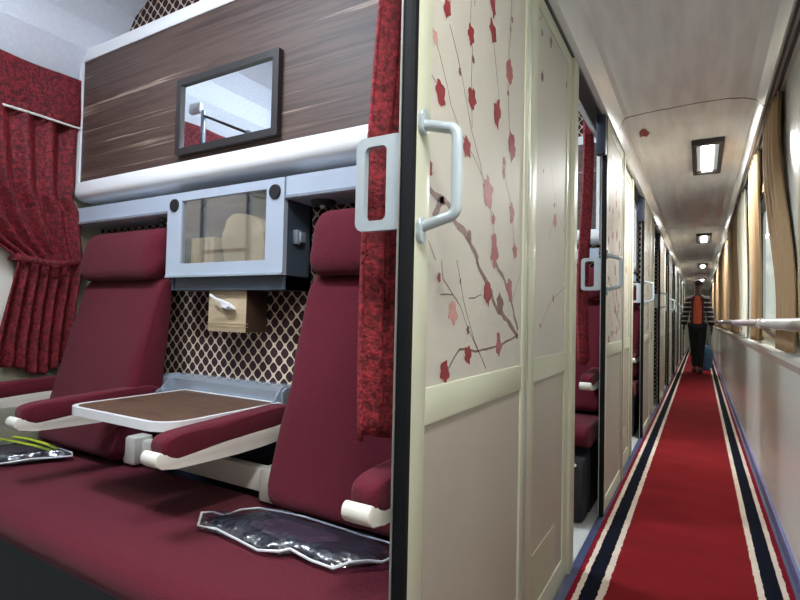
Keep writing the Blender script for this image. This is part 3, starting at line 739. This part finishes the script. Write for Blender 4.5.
def make_valance(label):
    t = thing('window_valance', label, 'valance', (EX+.06, .25, 1.76))
    bm = NB()
    grid(bm, lambda u, v: (EX+.062+.006*sin(u*40)+.004*sin(v*5+u*13), -.66+u*1.835, 1.765+v*.205), 120, 10)
    obj('valance_cloth', bm, 'velvet', t, thick=.005)
    bm = NB(); tube(bm, [(EX+.072+.004*sin(k*.5), -.66+1.84*k/60, 1.763) for k in range(61)], .005, 6); obj('piping', bm, 'ivory', t)
    return t

bunk = make_bunk('folded upper bunk with grey-brown wood panel, white frame and mirror')
cab = make_cabinet('silver wall cabinet with glass door and two round black plugs')
make_shelf('silver-grey shelf above the seat beside the window curtain, left of the cabinet', -2.31, -1.684, -1.78)
shelf = make_shelf('silver-grey shelf above the seat nearest the door, right of the cabinet', -1.108, -.52, -1.02)
seatL = make_seat(-2.225, -1.715, 'burgundy reclining seat beside the velvet window curtain', [(-1.735, 1), (-2.235, -1)])
seatR = make_seat(-1.01, -.485, 'burgundy reclining seat nearest the door, right of the folding table', [(-1.08, -1), (-.507, 1)])
bench = make_bench('wide burgundy cushioned bench filling the lower left of the compartment')
table = make_table('open wood-topped folding table with white rim between two seats')
tis = make_tissue('small wooden tissue box on the patterned wall below the cabinet')
dcur = make_door_curtain('crimson velvet curtain just inside the nearest doorway')
wcur = make_window_curtain('crimson velvet window curtain gathered by a tie band at left')
val = make_valance('crimson velvet valance above the tied window curtain')

# opposite side of the first compartment (extras here added only to feed the mirror and cabinet glass)
cx, cy = -1.415, (YP+YP-P+.03)/2
FL = dict(flip=(cx, cy))
dup(bench, (0, 0, 0), 'burgundy bench facing the near seats, seen only by reflection', **FL)
dup(seatR, (0, 0, 0), 'burgundy seat on the facing bench beside the window, seen only by reflection', **FL)
dup(seatL, (0, 0, 0), 'burgundy seat on the facing bench beside the door, seen only by reflection', **FL)
wc2 = dup(wcur, (0, 0, 0), 'added second crimson window curtain at the facing bench, only for reflections'); wc2.scale = (1, -1, 1); wc2.location.y = .605-1.05  # mirrored curtain added only for what the glass reflects
LY = .655
t = thing('bunk_ladder', 'chrome bunk ladder, added for its reflection in the wood-framed mirror', 'ladder', (-1.97, LY, .465))  # ladder added outside the view for its mirror reflection
for x, zt in ((-2.160, 2.0), (-1.836, 1.845)):
    bm = NB(); tube(bm, [(x, LY, .465), (x, LY, zt)], .013); obj('ladder_post', bm, 'steel', t)
for z in (.75, 1.02, 1.29):
    bm = NB(); tube(bm, [(-2.160, LY, z), (-1.836, LY, z)], .010); obj('rung', bm, 'steel', t)
bm = NB(); tube(bm, [(-2.155, LY, 1.975), (-1.836, LY, 1.835)], .007); obj('top_bar', bm, 'frame', t)
bm = NB(); bx(bm, -2.262, -2.175, LY-.015, LY+.015, 1.995, 2.05, bev=.012); obj('ladder_hook', bm, 'white', t)
bm = NB()
prism(bm, smooth_poly([(-1.43, 1.1165), (-1.435, 1.30), (-1.40, 1.335), (-1.30, 1.325), (-1.24, 1.29), (-1.21, 1.1165)], 2), 'Y', 1.215, 1.285, bev=.015)
tag(obj('folded_cloth', bm, 'blanket', loc=(-1.32, 1.25, 1.1165)), 'cream folded cloth standing behind the right half of the cabinet glass', 'cloth')
bm = NB(); bx(bm, -1.60, -1.48, 1.22, 1.28, 1.1165, 1.26, bev=.004)
for q in range(4): bx(bm, -1.592+.028*q, -1.588+.028*q, 1.215, 1.222, 1.13, 1.25)
tag(obj('slatted_carton', bm, 'blanket', loc=(-1.54, 1.25, 1.1165)), 'pale slatted carton behind the left half of the cabinet glass', 'box')
def reflection_bunk():
    t = thing('reflection_bunk', 'unseen lowered upper bunk with rail, added to feed the reflections', 'bunk', (-1.37, -.3, 1.5))  # unseen bunk, added so the mirror and glass have something to reflect
    bm = NB(); bx(bm, -2.26, -.6, -.66, -.05, 1.50, 1.56, bev=.01); obj('bunk_board', bm, 'white', t)
    bm = NB(); bx(bm, -2.24, -.62, -.64, -.08, 1.56, 1.63, bev=.02); obj('mattress', bm, 'seat', t)
    bm = NB()
    tube(bm, [(-2.1, -.05, 1.52), (-2.1, -.05, 1.93), (-2.08, -.05, 1.95), (-1.5, -.05, 1.95), (-1.48, -.05, 1.93), (-1.48, -.05, 1.52)], .012)
    obj('guard_rail', bm, 'steel', t)
    return t
reflection_bunk()
bm = NB()
for k in range(3): bx(bm, -1.25+.01*k, -.8, -.5, -.16, 1.635+.05*k, 1.682+.05*k, bev=.018, seg=3)
tag(obj('reflection_blanket', bm, 'blanket', loc=(-1.0, -.33, 1.635)), 'unseen folded cream blanket, added to feed the cabinet glass reflection', 'blanket')  # unseen bedding added for a cream tone in the reflection
bm = NB(); bmesh.ops.create_uvsphere(bm, u_segments=20, v_segments=12, radius=1, matrix=Matrix.Translation((-1.6, -.35, 1.70))@Matrix.Diagonal((.24, .17, .07, 1)))
tag(obj('pillow', bm, 'pillow', loc=(-1.6, -.35, 1.63)), 'unseen purple pillow, added to colour the cabinet glass reflection', 'pillow')  # unseen pillow added for a purple tone in the reflection

# blanket packs
def pack(label, pts, colour, lift, name='blanket_pack', stripes_=False):
    cx = sum(p[0] for p in pts)/len(pts); cy = sum(p[1] for p in pts)/len(pts)
    z0 = .474
    t = thing(name, label, 'blanket pack', (cx, cy, z0), 'plastic-wrapped blanket packs on the bench')
    def lay(s, zf, n):
        return [(cx+(p[0]-cx)*s, cy+(p[1]-cy)*s, z0+zf) for p in pts]
    def dome(bm, smax, h, zb, wob, mi=0):
        rings = [];ss = [smax, smax*.93, smax*.8, smax*.6, smax*.35, smax*.15]
        hh = [0, .55, .85, .97, 1.0, 1.0]
        for s, q in zip(ss, hh):
            rg = []
            for p in lay(s, 0, 0):
                v = Vector((p[0], p[1], z0+zb+q*h)); v.z += noise.noise(Vector((v.x*16, v.y*16, 3)))*wob*q
                rg.append(bm.verts.new(v))
            rings.append(rg)
        n = len(pts)
        for a, b in zip(rings[:-1], rings[1:]):
            for i in range(n):
                f = bm.faces.new((a[i], a[(i+1) % n], b[(i+1) % n], b[i])); f.smooth = True; f.material_index = mi
        bm.faces.new(rings[-1]); bm.faces.new(rings[0][::-1])
    bm = NB(); dome(bm, .88, lift, 0.0, .006); obj('blanket', bm, colour, t)
    bm = NB(); dome(bm, .52, lift+.005, .0, .004); obj('folded_edge', bm, 'mauve', t)
    bm = NB(); dome(bm, 1.0, lift+.010, -.001, .008); obj('plastic_wrap', bm, 'film', t)
    bm = NB(); tube(bm, [(p[0], p[1], z0+.004+.004*sin(i*1.7)) for i, p in enumerate(pts)], (.0032), 6, closed=True, sy=.7); obj('white_seam', bm, 'rim', t)
    return t
bagR = [(-1.048, .845), (-1.101, .898), (-1.088, .923), (-1.052, .93), (-1.038, .968), (-1.005, 1.0), (-.973, 1.02), (-.942, 1.025), (-.867, 1.02), (-.771, 1.02), (-.696, 1.025), (-.641, 1.02), (-.585, 1.01), (-.568, .97), (-.58, .94), (-.60, .92), (-.628, .89), (-.649, .86), (-.71, .862), (-.773, .868), (-.787, .848), (-.838, .836), (-.913, .845), (-.991, .85)]
p1 = pack('clear plastic pack of dark navy blanket on the bench near the door', bagR, 'navy', .012)
bm = NB()
bx(bm, -.97, -.80, .90, .985, .50, .512, bev=.004); 
bagL = [(-2.25, .80), (-2.25, .96), (-2.2, 1.0), (-2.129, 1.01), (-2.03, 1.015), (-1.94, 1.01), (-1.914, 1.0), (-1.935, .96), (-1.963, .895), (-1.98, .843), (-2.02, .79), (-2.1, .76), (-2.2, .76)]
p2 = pack('plastic blanket pack with yellow-green stripe at the left edge of the bench', bagL, 'navy', .022)
bm.free()
bm = NB()
for (a, b) in ((0, 0), (.045, .01)):
    tube(bm, [(-2.24, .955-a, .506), (-2.15, .965-a, .508), (-2.05, .972-a*.8, .505), (-1.97, .978-a*.5, .495)], .007, 6, sy=.5)
obj('yellow_stripe', bm, 'yellow', p2)['label'] = 'yellow-green printed stripe'

# further compartments
nth = ['', 'second', 'third', 'fourth', 'fifth', 'sixth', 'seventh', 'eighth']
for k in (1, 2):
    s = 'in the %s compartment, glimpsed through its doorway' % nth[k]
    dup(bunk, (0, P*k, 0), 'wood-panelled white-framed folded bunk '+s)
    dup(shelf, (0, P*k, 0), 'silver-grey shelf under the bunk '+s)
    dup(seatR, (0, P*k, 0), 'burgundy reclining seat '+s)
    dup(bench, (0, P*k, 0), 'burgundy bench '+s)
for k in range(1, 7):
    dup(dcur, (0, P*k, 0), 'crimson velvet curtain just inside the %s doorway' % nth[k])
# black bag on the floor inside the second doorway
t = thing('travel_bag', 'black travel bag with white handle on the floor inside the second doorway', 'bag', (-.56, 2.55, 0))
bm = NB(); prism(bm, smooth_poly([(2.59, 0.003), (2.565, .15), (2.60, .29), (2.68, .318), (2.76, .29), (2.80, .003)], 2), 'X', -.76, -.485, bev=.02); obj('bag_body', bm, 'black', t)
bm = NB(); tube(bm, [(-.52, 2.60, .285), (-.55, 2.585, .31), (-.60, 2.58, .325), (-.66, 2.585, .31), (-.69, 2.60, .285)], .009); obj('bag_handle', bm, 'ivory', t)

# ------------------------------------------------------------------ corridor window side
def make_corr_curtain(name, yt0, yt1, yb0, yb1, label, m, group, zb=.885):
    """top edge from yt0..yt1, gathered bottom yb0..yb1"""
    bm = NB()
    def fn(u, v):
        e = v**1.6 if v > 0 else 0
        e = 1-(1-v)**.8 if False else v
        k = min(1, max(0, (v-.1)/.75)); k = k*k*(3-2*k)
        a = yb0+(yt0-yb0)*k; b = yb1+(yt1-yb1)*k
        y = a+(b-a)*u
        x = .303 + .014*sin(u*pi*9+.5*sin(v*4)) + .004*sin(v*6)
        return (x, y, zb+(2.06-zb)*v)
    grid(bm, fn, 70, 30)
    o = obj(name, bm, m, loc=(.303, (yt0+yt1)/2, zb), thick=.004)
    return tag(o, label, 'curtain', group)
g = 'drawn curtains along the corridor windows'
far = make_corr_curtain('corridor_curtain', 2.86, 3.42, 2.45, 2.90, 'wide tan curtain at the right edge of the photo, nearest drawn curtain', 'beige', g)
near = make_corr_curtain('corridor_curtain', 3.80, 4.40, 3.80, 4.25, 'narrow beige curtain just beyond the widest tan curtain', 'beige', g)
pale = make_corr_curtain('corridor_curtain', 4.87, 5.72, 4.87, 5.4, 'curtain with its lit look painted pale greenish-white, past the second corridor window', 'litcurt', g)
dist = ['third', 'fourth', 'fifth', 'sixth', 'seventh', 'eighth']
for k in range(1, 7):
    dup(near, (0, P*k, 0), 'beige curtain on the near side of the %s corridor window' % dist[k-1])
    dup(far, (0, P*(k+1), 0), 'tan curtain on the far side of the %s corridor window' % dist[k-1])
# handrail
def hrail(name, ya, yb, m, label, first):
    t = thing(name, label, 'handrail', (.252, (ya+yb)/2, .975), 'corridor handrails')
    bm = NB(); tube(bm, [(.252, ya, .995), (.252, yb, .995)], .021, 16); obj('rail', bm, m, t)
    for y in ([ya+.02, yb-.02] if yb-ya < 5 else [ya+.04+P*i for i in range(int((yb-ya)/P)+1)]):
        bm = NB(); tube(bm, [(.252, y-.03, .995), (.252, y+.03, .995)], .0255, 14)
        b = obj('collar', bm, m, t)
        bm = NB(); tube(bm, [(.252, y, .99), (.28, y, .955), (.31, y, .93), (XR+.002, y, .915)], .009, 8); obj('wall_bracket', bm, 'alu', b)
    return t
hrail('handrail', -1.6, 2.95, 'railw', 'pale cream handrail section at the right edge, below the tan curtain', True)
hrail('handrail', 2.99, 19.8, 'rail', 'lavender-grey handrail running away down the window side', False)

# ceiling lamps in the corridor
def make_lamp(y):
    t = thing('corridor_lamp', 'nearest black-framed ceiling lamp in the corridor', 'ceiling lamp', (.035, y, 2.147), 'black-framed corridor ceiling lamps')
    x0, x1, l = -.055, .125, .40; z1 = 2.148; z0 = 2.118
    bm = NB(); ring_prism(bm, [(x0, y-l), (x1, y-l), (x1, y+l), (x0, y+l)], [(x0+.028, y-l+.05), (x1-.028, y-l+.05), (x1-.028, y+l-.05), (x0+.028, y+l-.05)], 'Z', z0, z1)
    obj('lamp_frame', bm, 'frame', t)
    bm = NB(); bx(bm, x0+.026, x1-.026, y-l+.045, y+l-.045, z1-.012, z1-.004); obj('reflector', bm, 'handle', t)
    bm = NB(); bx(bm, x0+.055, x1-.055, y-l+.06, y+l-.06, z1-.022, z1-.012, bev=.004); obj('diffuser', bm, emit('lamp_tube', (255, 252, 244), 14), t)
    return t
lamp = make_lamp(4.12)
for k, n_ in ((-1, 'black-framed ceiling lamp overhead, behind the viewer'), (1, 'second black-framed ceiling lamp along the corridor'), (2, 'third black-framed ceiling lamp along the corridor'), (3, 'fourth, farthest black-framed ceiling lamp along the corridor')):
    dup(lamp, (0, 4.04*k, 0), n_)
# compartment ceiling lamps (fluorescent)
def comp_lamp(k, lab):
    y = .32+P*k
    t = thing('compartment_lamp', lab, 'ceiling lamp', (-1.35, y, 2.4), 'compartment ceiling lamps')
    bm = NB(); bx(bm, -1.68, -1.02, y-.12, y+.12, 2.385, 2.419, bev=.008); obj('lamp_base', bm, 'white', t)
    bm = NB(); bx(bm, -1.65, -1.05, y-.09, y+.09, 2.36, 2.386, bev=.01); obj('diffuser', bm, CL, t)
CL = emit('cool_diffuser', (214, 230, 255), 26)
for k, lab in ((0, 'cool white ceiling lamp lighting the nearest compartment'), (1, 'cool white ceiling lamp of the second compartment'), (2, 'cool white ceiling lamp of the third compartment')): comp_lamp(k, lab)

# ------------------------------------------------------------------ the man
def skin_mesh(J, E, sub=2, root=None):
    names = list(J); idx = {n: i for i, n in enumerate(names)}
    me = bpy.data.meshes.new('tmp'); me.from_pydata([J[n][0] for n in names], [(idx[a], idx[b]) for a, b in E], [])
    o = bpy.data.objects.new('tmp', me); COL.objects.link(o)
    sk = o.modifiers.new('s', 'SKIN'); sk.use_smooth_shade = True
    for i, n in enumerate(names):
        r = J[n][1]; r = (r, r) if not isinstance(r, tuple) else r
        me.skin_vertices[0].data[i].radius = r
        me.skin_vertices[0].data[i].use_root = (n == root)
    s = o.modifiers.new('u', 'SUBSURF'); s.levels = sub; s.render_levels = sub
    dg = bpy.context.evaluated_depsgraph_get(); ev = o.evaluated_get(dg)
    bm = bmesh.new(); bm.from_mesh(bpy.data.meshes.new_from_object(ev))
    bpy.data.objects.remove(o)
    return bm
MX, MY = -.05, 11.55
person = thing('person', 'person in striped jacket, orange shirt and dark trousers walking down the corridor', 'person', (MX, MY, .01))
def at(bm):
    for v in bm.verts: v.co += Vector((MX, MY, .01))
    return bm
body = {'pel': ((0, 0, .93), (.12, .10)), 'wai': ((0, 0, 1.08), (.115, .085)), 'che': ((0, 0, 1.30), (.135, .095)), 'sho': ((0, .01, 1.445), (.10, .07)), 'nec': ((0, .005, 1.51), .05), 'jaw': ((0, -.015, 1.57), (.052, .06)), 'face': ((0, -.01, 1.63), (.068, .08)), 'head': ((0, 0, 1.69), (.072, .085)), 'top': ((0, .005, 1.745), (.05, .06))}
BE = [('pel', 'wai'), ('wai', 'che'), ('che', 'sho'), ('sho', 'nec'), ('nec', 'jaw'), ('jaw', 'face'), ('face', 'head'), ('head', 'top')]
for s, n_ in ((-1, 'l'), (1, 'r')):
    f = -.10*s    # stride
    body.update({n_+'sh': ((s*.148, .01, 1.425), .05), n_+'el': ((s*.205, .02-.03*s, 1.15), .04), n_+'wr': ((s*.232, -.03-.03*s, .90), .027), n_+'pa': ((s*.236, -.045-.03*s, .83), (.018, .036)),
        n_+'hip': ((s*.078, 0, .88), .082), n_+'kn': ((s*.058, f-.02, .49), .055), n_+'an': ((s*.045, f*1.3+.02, .09), .038), n_+'to': ((s*.05, f*1.3-.10, .04), (.035, .028))})
    BE += [('sho', n_+'sh'), (n_+'sh', n_+'el'), (n_+'el', n_+'wr'), (n_+'wr', n_+'pa'), ('pel', n_+'hip'), (n_+'hip', n_+'kn'), (n_+'kn', n_+'an'), (n_+'an', n_+'to')]
    for i, (dx, L) in enumerate(((-.024, .055), (-.008, .065), (.009, .062), (.024, .048))):
        b = Vector(body[n_+'pa'][0]); nm = n_+'f%d' % i
        body[nm+'a'] = ((b.x, b.y+dx*.9, b.z-.045), .0095); body[nm+'b'] = ((b.x-s*.004, b.y+dx-.004, b.z-.045-L*.6), .0085); body[nm+'c'] = ((b.x-s*.014, b.y+dx-.008, b.z-.045-L), .0075)
        BE += [(n_+'pa', nm+'a'), (nm+'a', nm+'b'), (nm+'b', nm+'c')]
    b = Vector(body[n_+'wr'][0]); body[n_+'ta'] = ((b.x-s*.01, b.y-.04, b.z-.06), .0105); body[n_+'tb'] = ((b.x-s*.02, b.y-.05, b.z-.095), .009)
    BE += [(n_+'pa', n_+'ta'), (n_+'ta', n_+'tb')]
bm = skin_mesh(body, BE, 2, 'pel')
for v in bm.verts:      # nose, brow, ears
    if v.co.y < -.04:
        d = math.hypot(v.co.x/.016, (v.co.z-1.635)/.028)
        if d < 1.6: v.co.y -= .02*math.exp(-d*d)
    d = math.hypot((v.co.y-.01)/.02, (v.co.z-1.65)/.03)
    if abs(v.co.x) > .05 and d < 1.3: v.co.x += math.copysign(.014, v.co.x)
obj('body', at(bm), 'skin', person)
# hair cap
bm = NB(); bmesh.ops.create_uvsphere(bm, u_segments=24, v_segments=16, radius=1, matrix=Matrix.Translation((0, .012, 1.708))@Matrix.Diagonal((.080, .098, .086, 1)))
bmesh.ops.delete(bm, geom=[v for v in bm.verts if v.co.z < 1.69 - .0 and v.co.y < .0 or v.co.z < 1.64], context='VERTS')
obj('hair', at(bm), 'hair', person, thick=.008)
for s in (-1, 1):
    bm = NB(); bmesh.ops.create_uvsphere(bm, u_segments=12, v_segments=8, radius=.011, matrix=Matrix.Translation((s*.028, -.076, 1.655))); e = obj('eye', at(bm), 'eye', person)
    bm = NB(); bmesh.ops.create_uvsphere(bm, u_segments=10, v_segments=6, radius=.0055, matrix=Matrix.Translation((s*.028, -.085, 1.655))); obj('pupil', at(bm), 'hair', e)
bm = NB(); bmesh.ops.create_uvsphere(bm, u_segments=12, v_segments=8, radius=1, matrix=Matrix.Translation((0, -.078, 1.592))@Matrix.Diagonal((.024, .008, .007, 1))); obj('mouth', at(bm), 'lip', person)
def grow(keys, edges, g, over={}, root=None):
    J = {}
    for k in keys:
        p, r = body[k]; r = r if isinstance(r, tuple) else (r, r)
        J[k] = over.get(k, (p, (r[0]+g, r[1]+g)))
    for k in over: J.setdefault(k, over[k])
    return skin_mesh(J, edges, 2, root)
bm = grow(['wai', 'che', 'sho'], [('hem', 'wai'), ('wai', 'che'), ('che', 'sho'), ('sho', 'col')], .016, {'hem': ((0, 0, .82), (.128, .115)), 'col': ((0, .004, 1.515), (.062, .062))}, 'wai')
obj('shirt', at(bm), 'orange', person)
def bisect(bm):
    for x in (-.074, .074): bmesh.ops.bisect_plane(bm, geom=bm.verts[:]+bm.edges[:]+bm.faces[:], plane_co=(x, 0, 0), plane_no=(1, 0, 0))
K = ['wai', 'che', 'sho', 'lsh', 'rsh', 'lel', 'rel', 'lwr', 'rwr']
bm = grow(K, [('hem', 'wai'), ('wai', 'che'), ('che', 'sho'), ('sho', 'lsh'), ('sho', 'rsh'), ('lsh', 'lel'), ('rsh', 'rel'), ('lel', 'lwr'), ('rel', 'rwr')], .024, {'hem': ((0, 0, .81), (.145, .128))}, 'wai')
bmesh.ops.delete(bm, geom=[f for f in (bisect(bm), bm.faces)[1] if f.calc_center_median().y < -.02 and abs(f.calc_center_median().x) < .074], context='FACES')
obj('jacket', at(bm), 'stripes', person, thick=.008)
K = ['pel', 'lhip', 'rhip', 'lkn', 'rkn', 'lan', 'ran']
bm = grow(K, [('pel', 'lhip'), ('pel', 'rhip'), ('lhip', 'lkn'), ('rhip', 'rkn'), ('lkn', 'lan'), ('rkn', 'ran')], .018, {}, 'pel')
obj('trousers', at(bm), 'trouser', person)
for s in (-1, 1):
    f = -.10*s*1.3
    bm = NB(); prism(bm, smooth_poly([(s*.048-.04, f+.06), (s*.048-.045, f-.08), (s*.048-.03, f-.17), (s*.048+.03, f-.17), (s*.048+.045, f-.08), (s*.048+.04, f+.06)], 2), 'Z', 0, .075, bev=.02); obj('shoe', at(bm), 'shoe', person)
# teal cloth bag behind the man
t = thing('cloth_bag', 'teal cloth bag standing on the carpet behind the walking person', 'bag', (.10, 12.2, .01))
bm = NB(); prism(bm, smooth_poly([(-.02, .01), (-.03, .35), (.04, .52), (.16, .50), (.22, .3), (.21, .01)], 2), 'Y', 12.1, 12.3, bev=.03); obj('bag_body', bm, 'bluebag', t)
bm = NB(); tube(bm, [(.05, 12.2, .49), (.06, 12.2, .60), (.12, 12.2, .61), (.14, 12.2, .49)], .01); obj('bag_handle', bm, 'bluebag', t)

# ------------------------------------------------------------------ light
def area(name, loc, sx, sy, power, col, rot=(0, 0, 0)):
    l = bpy.data.lights.new(name, 'AREA'); l.shape = 'RECTANGLE'; l.size = sx; l.size_y = sy; l.energy = power; l.color = col
    o = bpy.data.objects.new(name, l); COL.objects.link(o); o.location = loc; o.rotation_euler = rot
    return o
for k in (0, 1, 2): area('compartment_lamp_light', (-1.35, .32+P*k, 2.35), .6, .18, 27, (.86, .93, 1))
for k in range(-1, 4): area('corridor_lamp_light', (.035, 4.12+4.04*k, 2.11), .1, .66, 27, (.995, .995, .985))
w = bpy.data.worlds.new('daylight'); C.world = w; w.use_nodes = True
nt = w.node_tree; bg = nt.nodes['Background']
tc = N(nt, 'ShaderNodeTexCoord'); n = N(nt, 'ShaderNodeTexNoise'); n.inputs['Scale'].default_value = 9; n.inputs['Detail'].default_value = 6
nt.links.new(tc.outputs['Generated'], n.inputs['Vector'])
r = N(nt, 'ShaderNodeValToRGB'); r.color_ramp.elements[0].position = .4; r.color_ramp.elements[1].position = .58
r.color_ramp.elements[0].color = (.55, .62, .56, 1); r.color_ramp.elements[1].color = (1, 1, .97, 1)
nt.links.new(n.outputs['Fac'], r.inputs['Fac']); nt.links.new(r.outputs['Color'], bg.inputs['Color'])
bg.inputs['Strength'].default_value = 1.15

# ------------------------------------------------------------------ camera
yaw, pit, rol = radians(30.37), radians(1.617), radians(1.27)
f = Vector((-sin(yaw)*cos(pit), cos(yaw)*cos(pit), sin(pit)))
rt = Vector((cos(yaw), sin(yaw), 0)); up = rt.cross(f)
r2 = rt*cos(rol)+up*sin(rol); u2 = r2.cross(f)
cam = bpy.data.cameras.new('camera'); co = bpy.data.objects.new('camera', cam); COL.objects.link(co)
cam.sensor_width = 36; cam.lens = 513.3/800*36; cam.clip_start = .02
mw = Matrix(((r2.x, u2.x, -f.x, 0), (r2.y, u2.y, -f.y, 0), (r2.z, u2.z, -f.z, 1.0), (0, 0, 0, 1)))
co.matrix_world = mw
C.camera = co
C.view_settings.view_transform = 'Standard'; C.view_settings.look = 'None'; C.view_settings.gamma = 1; C.view_settings.use_curve_mapping = False
C.view_settings.exposure = 0
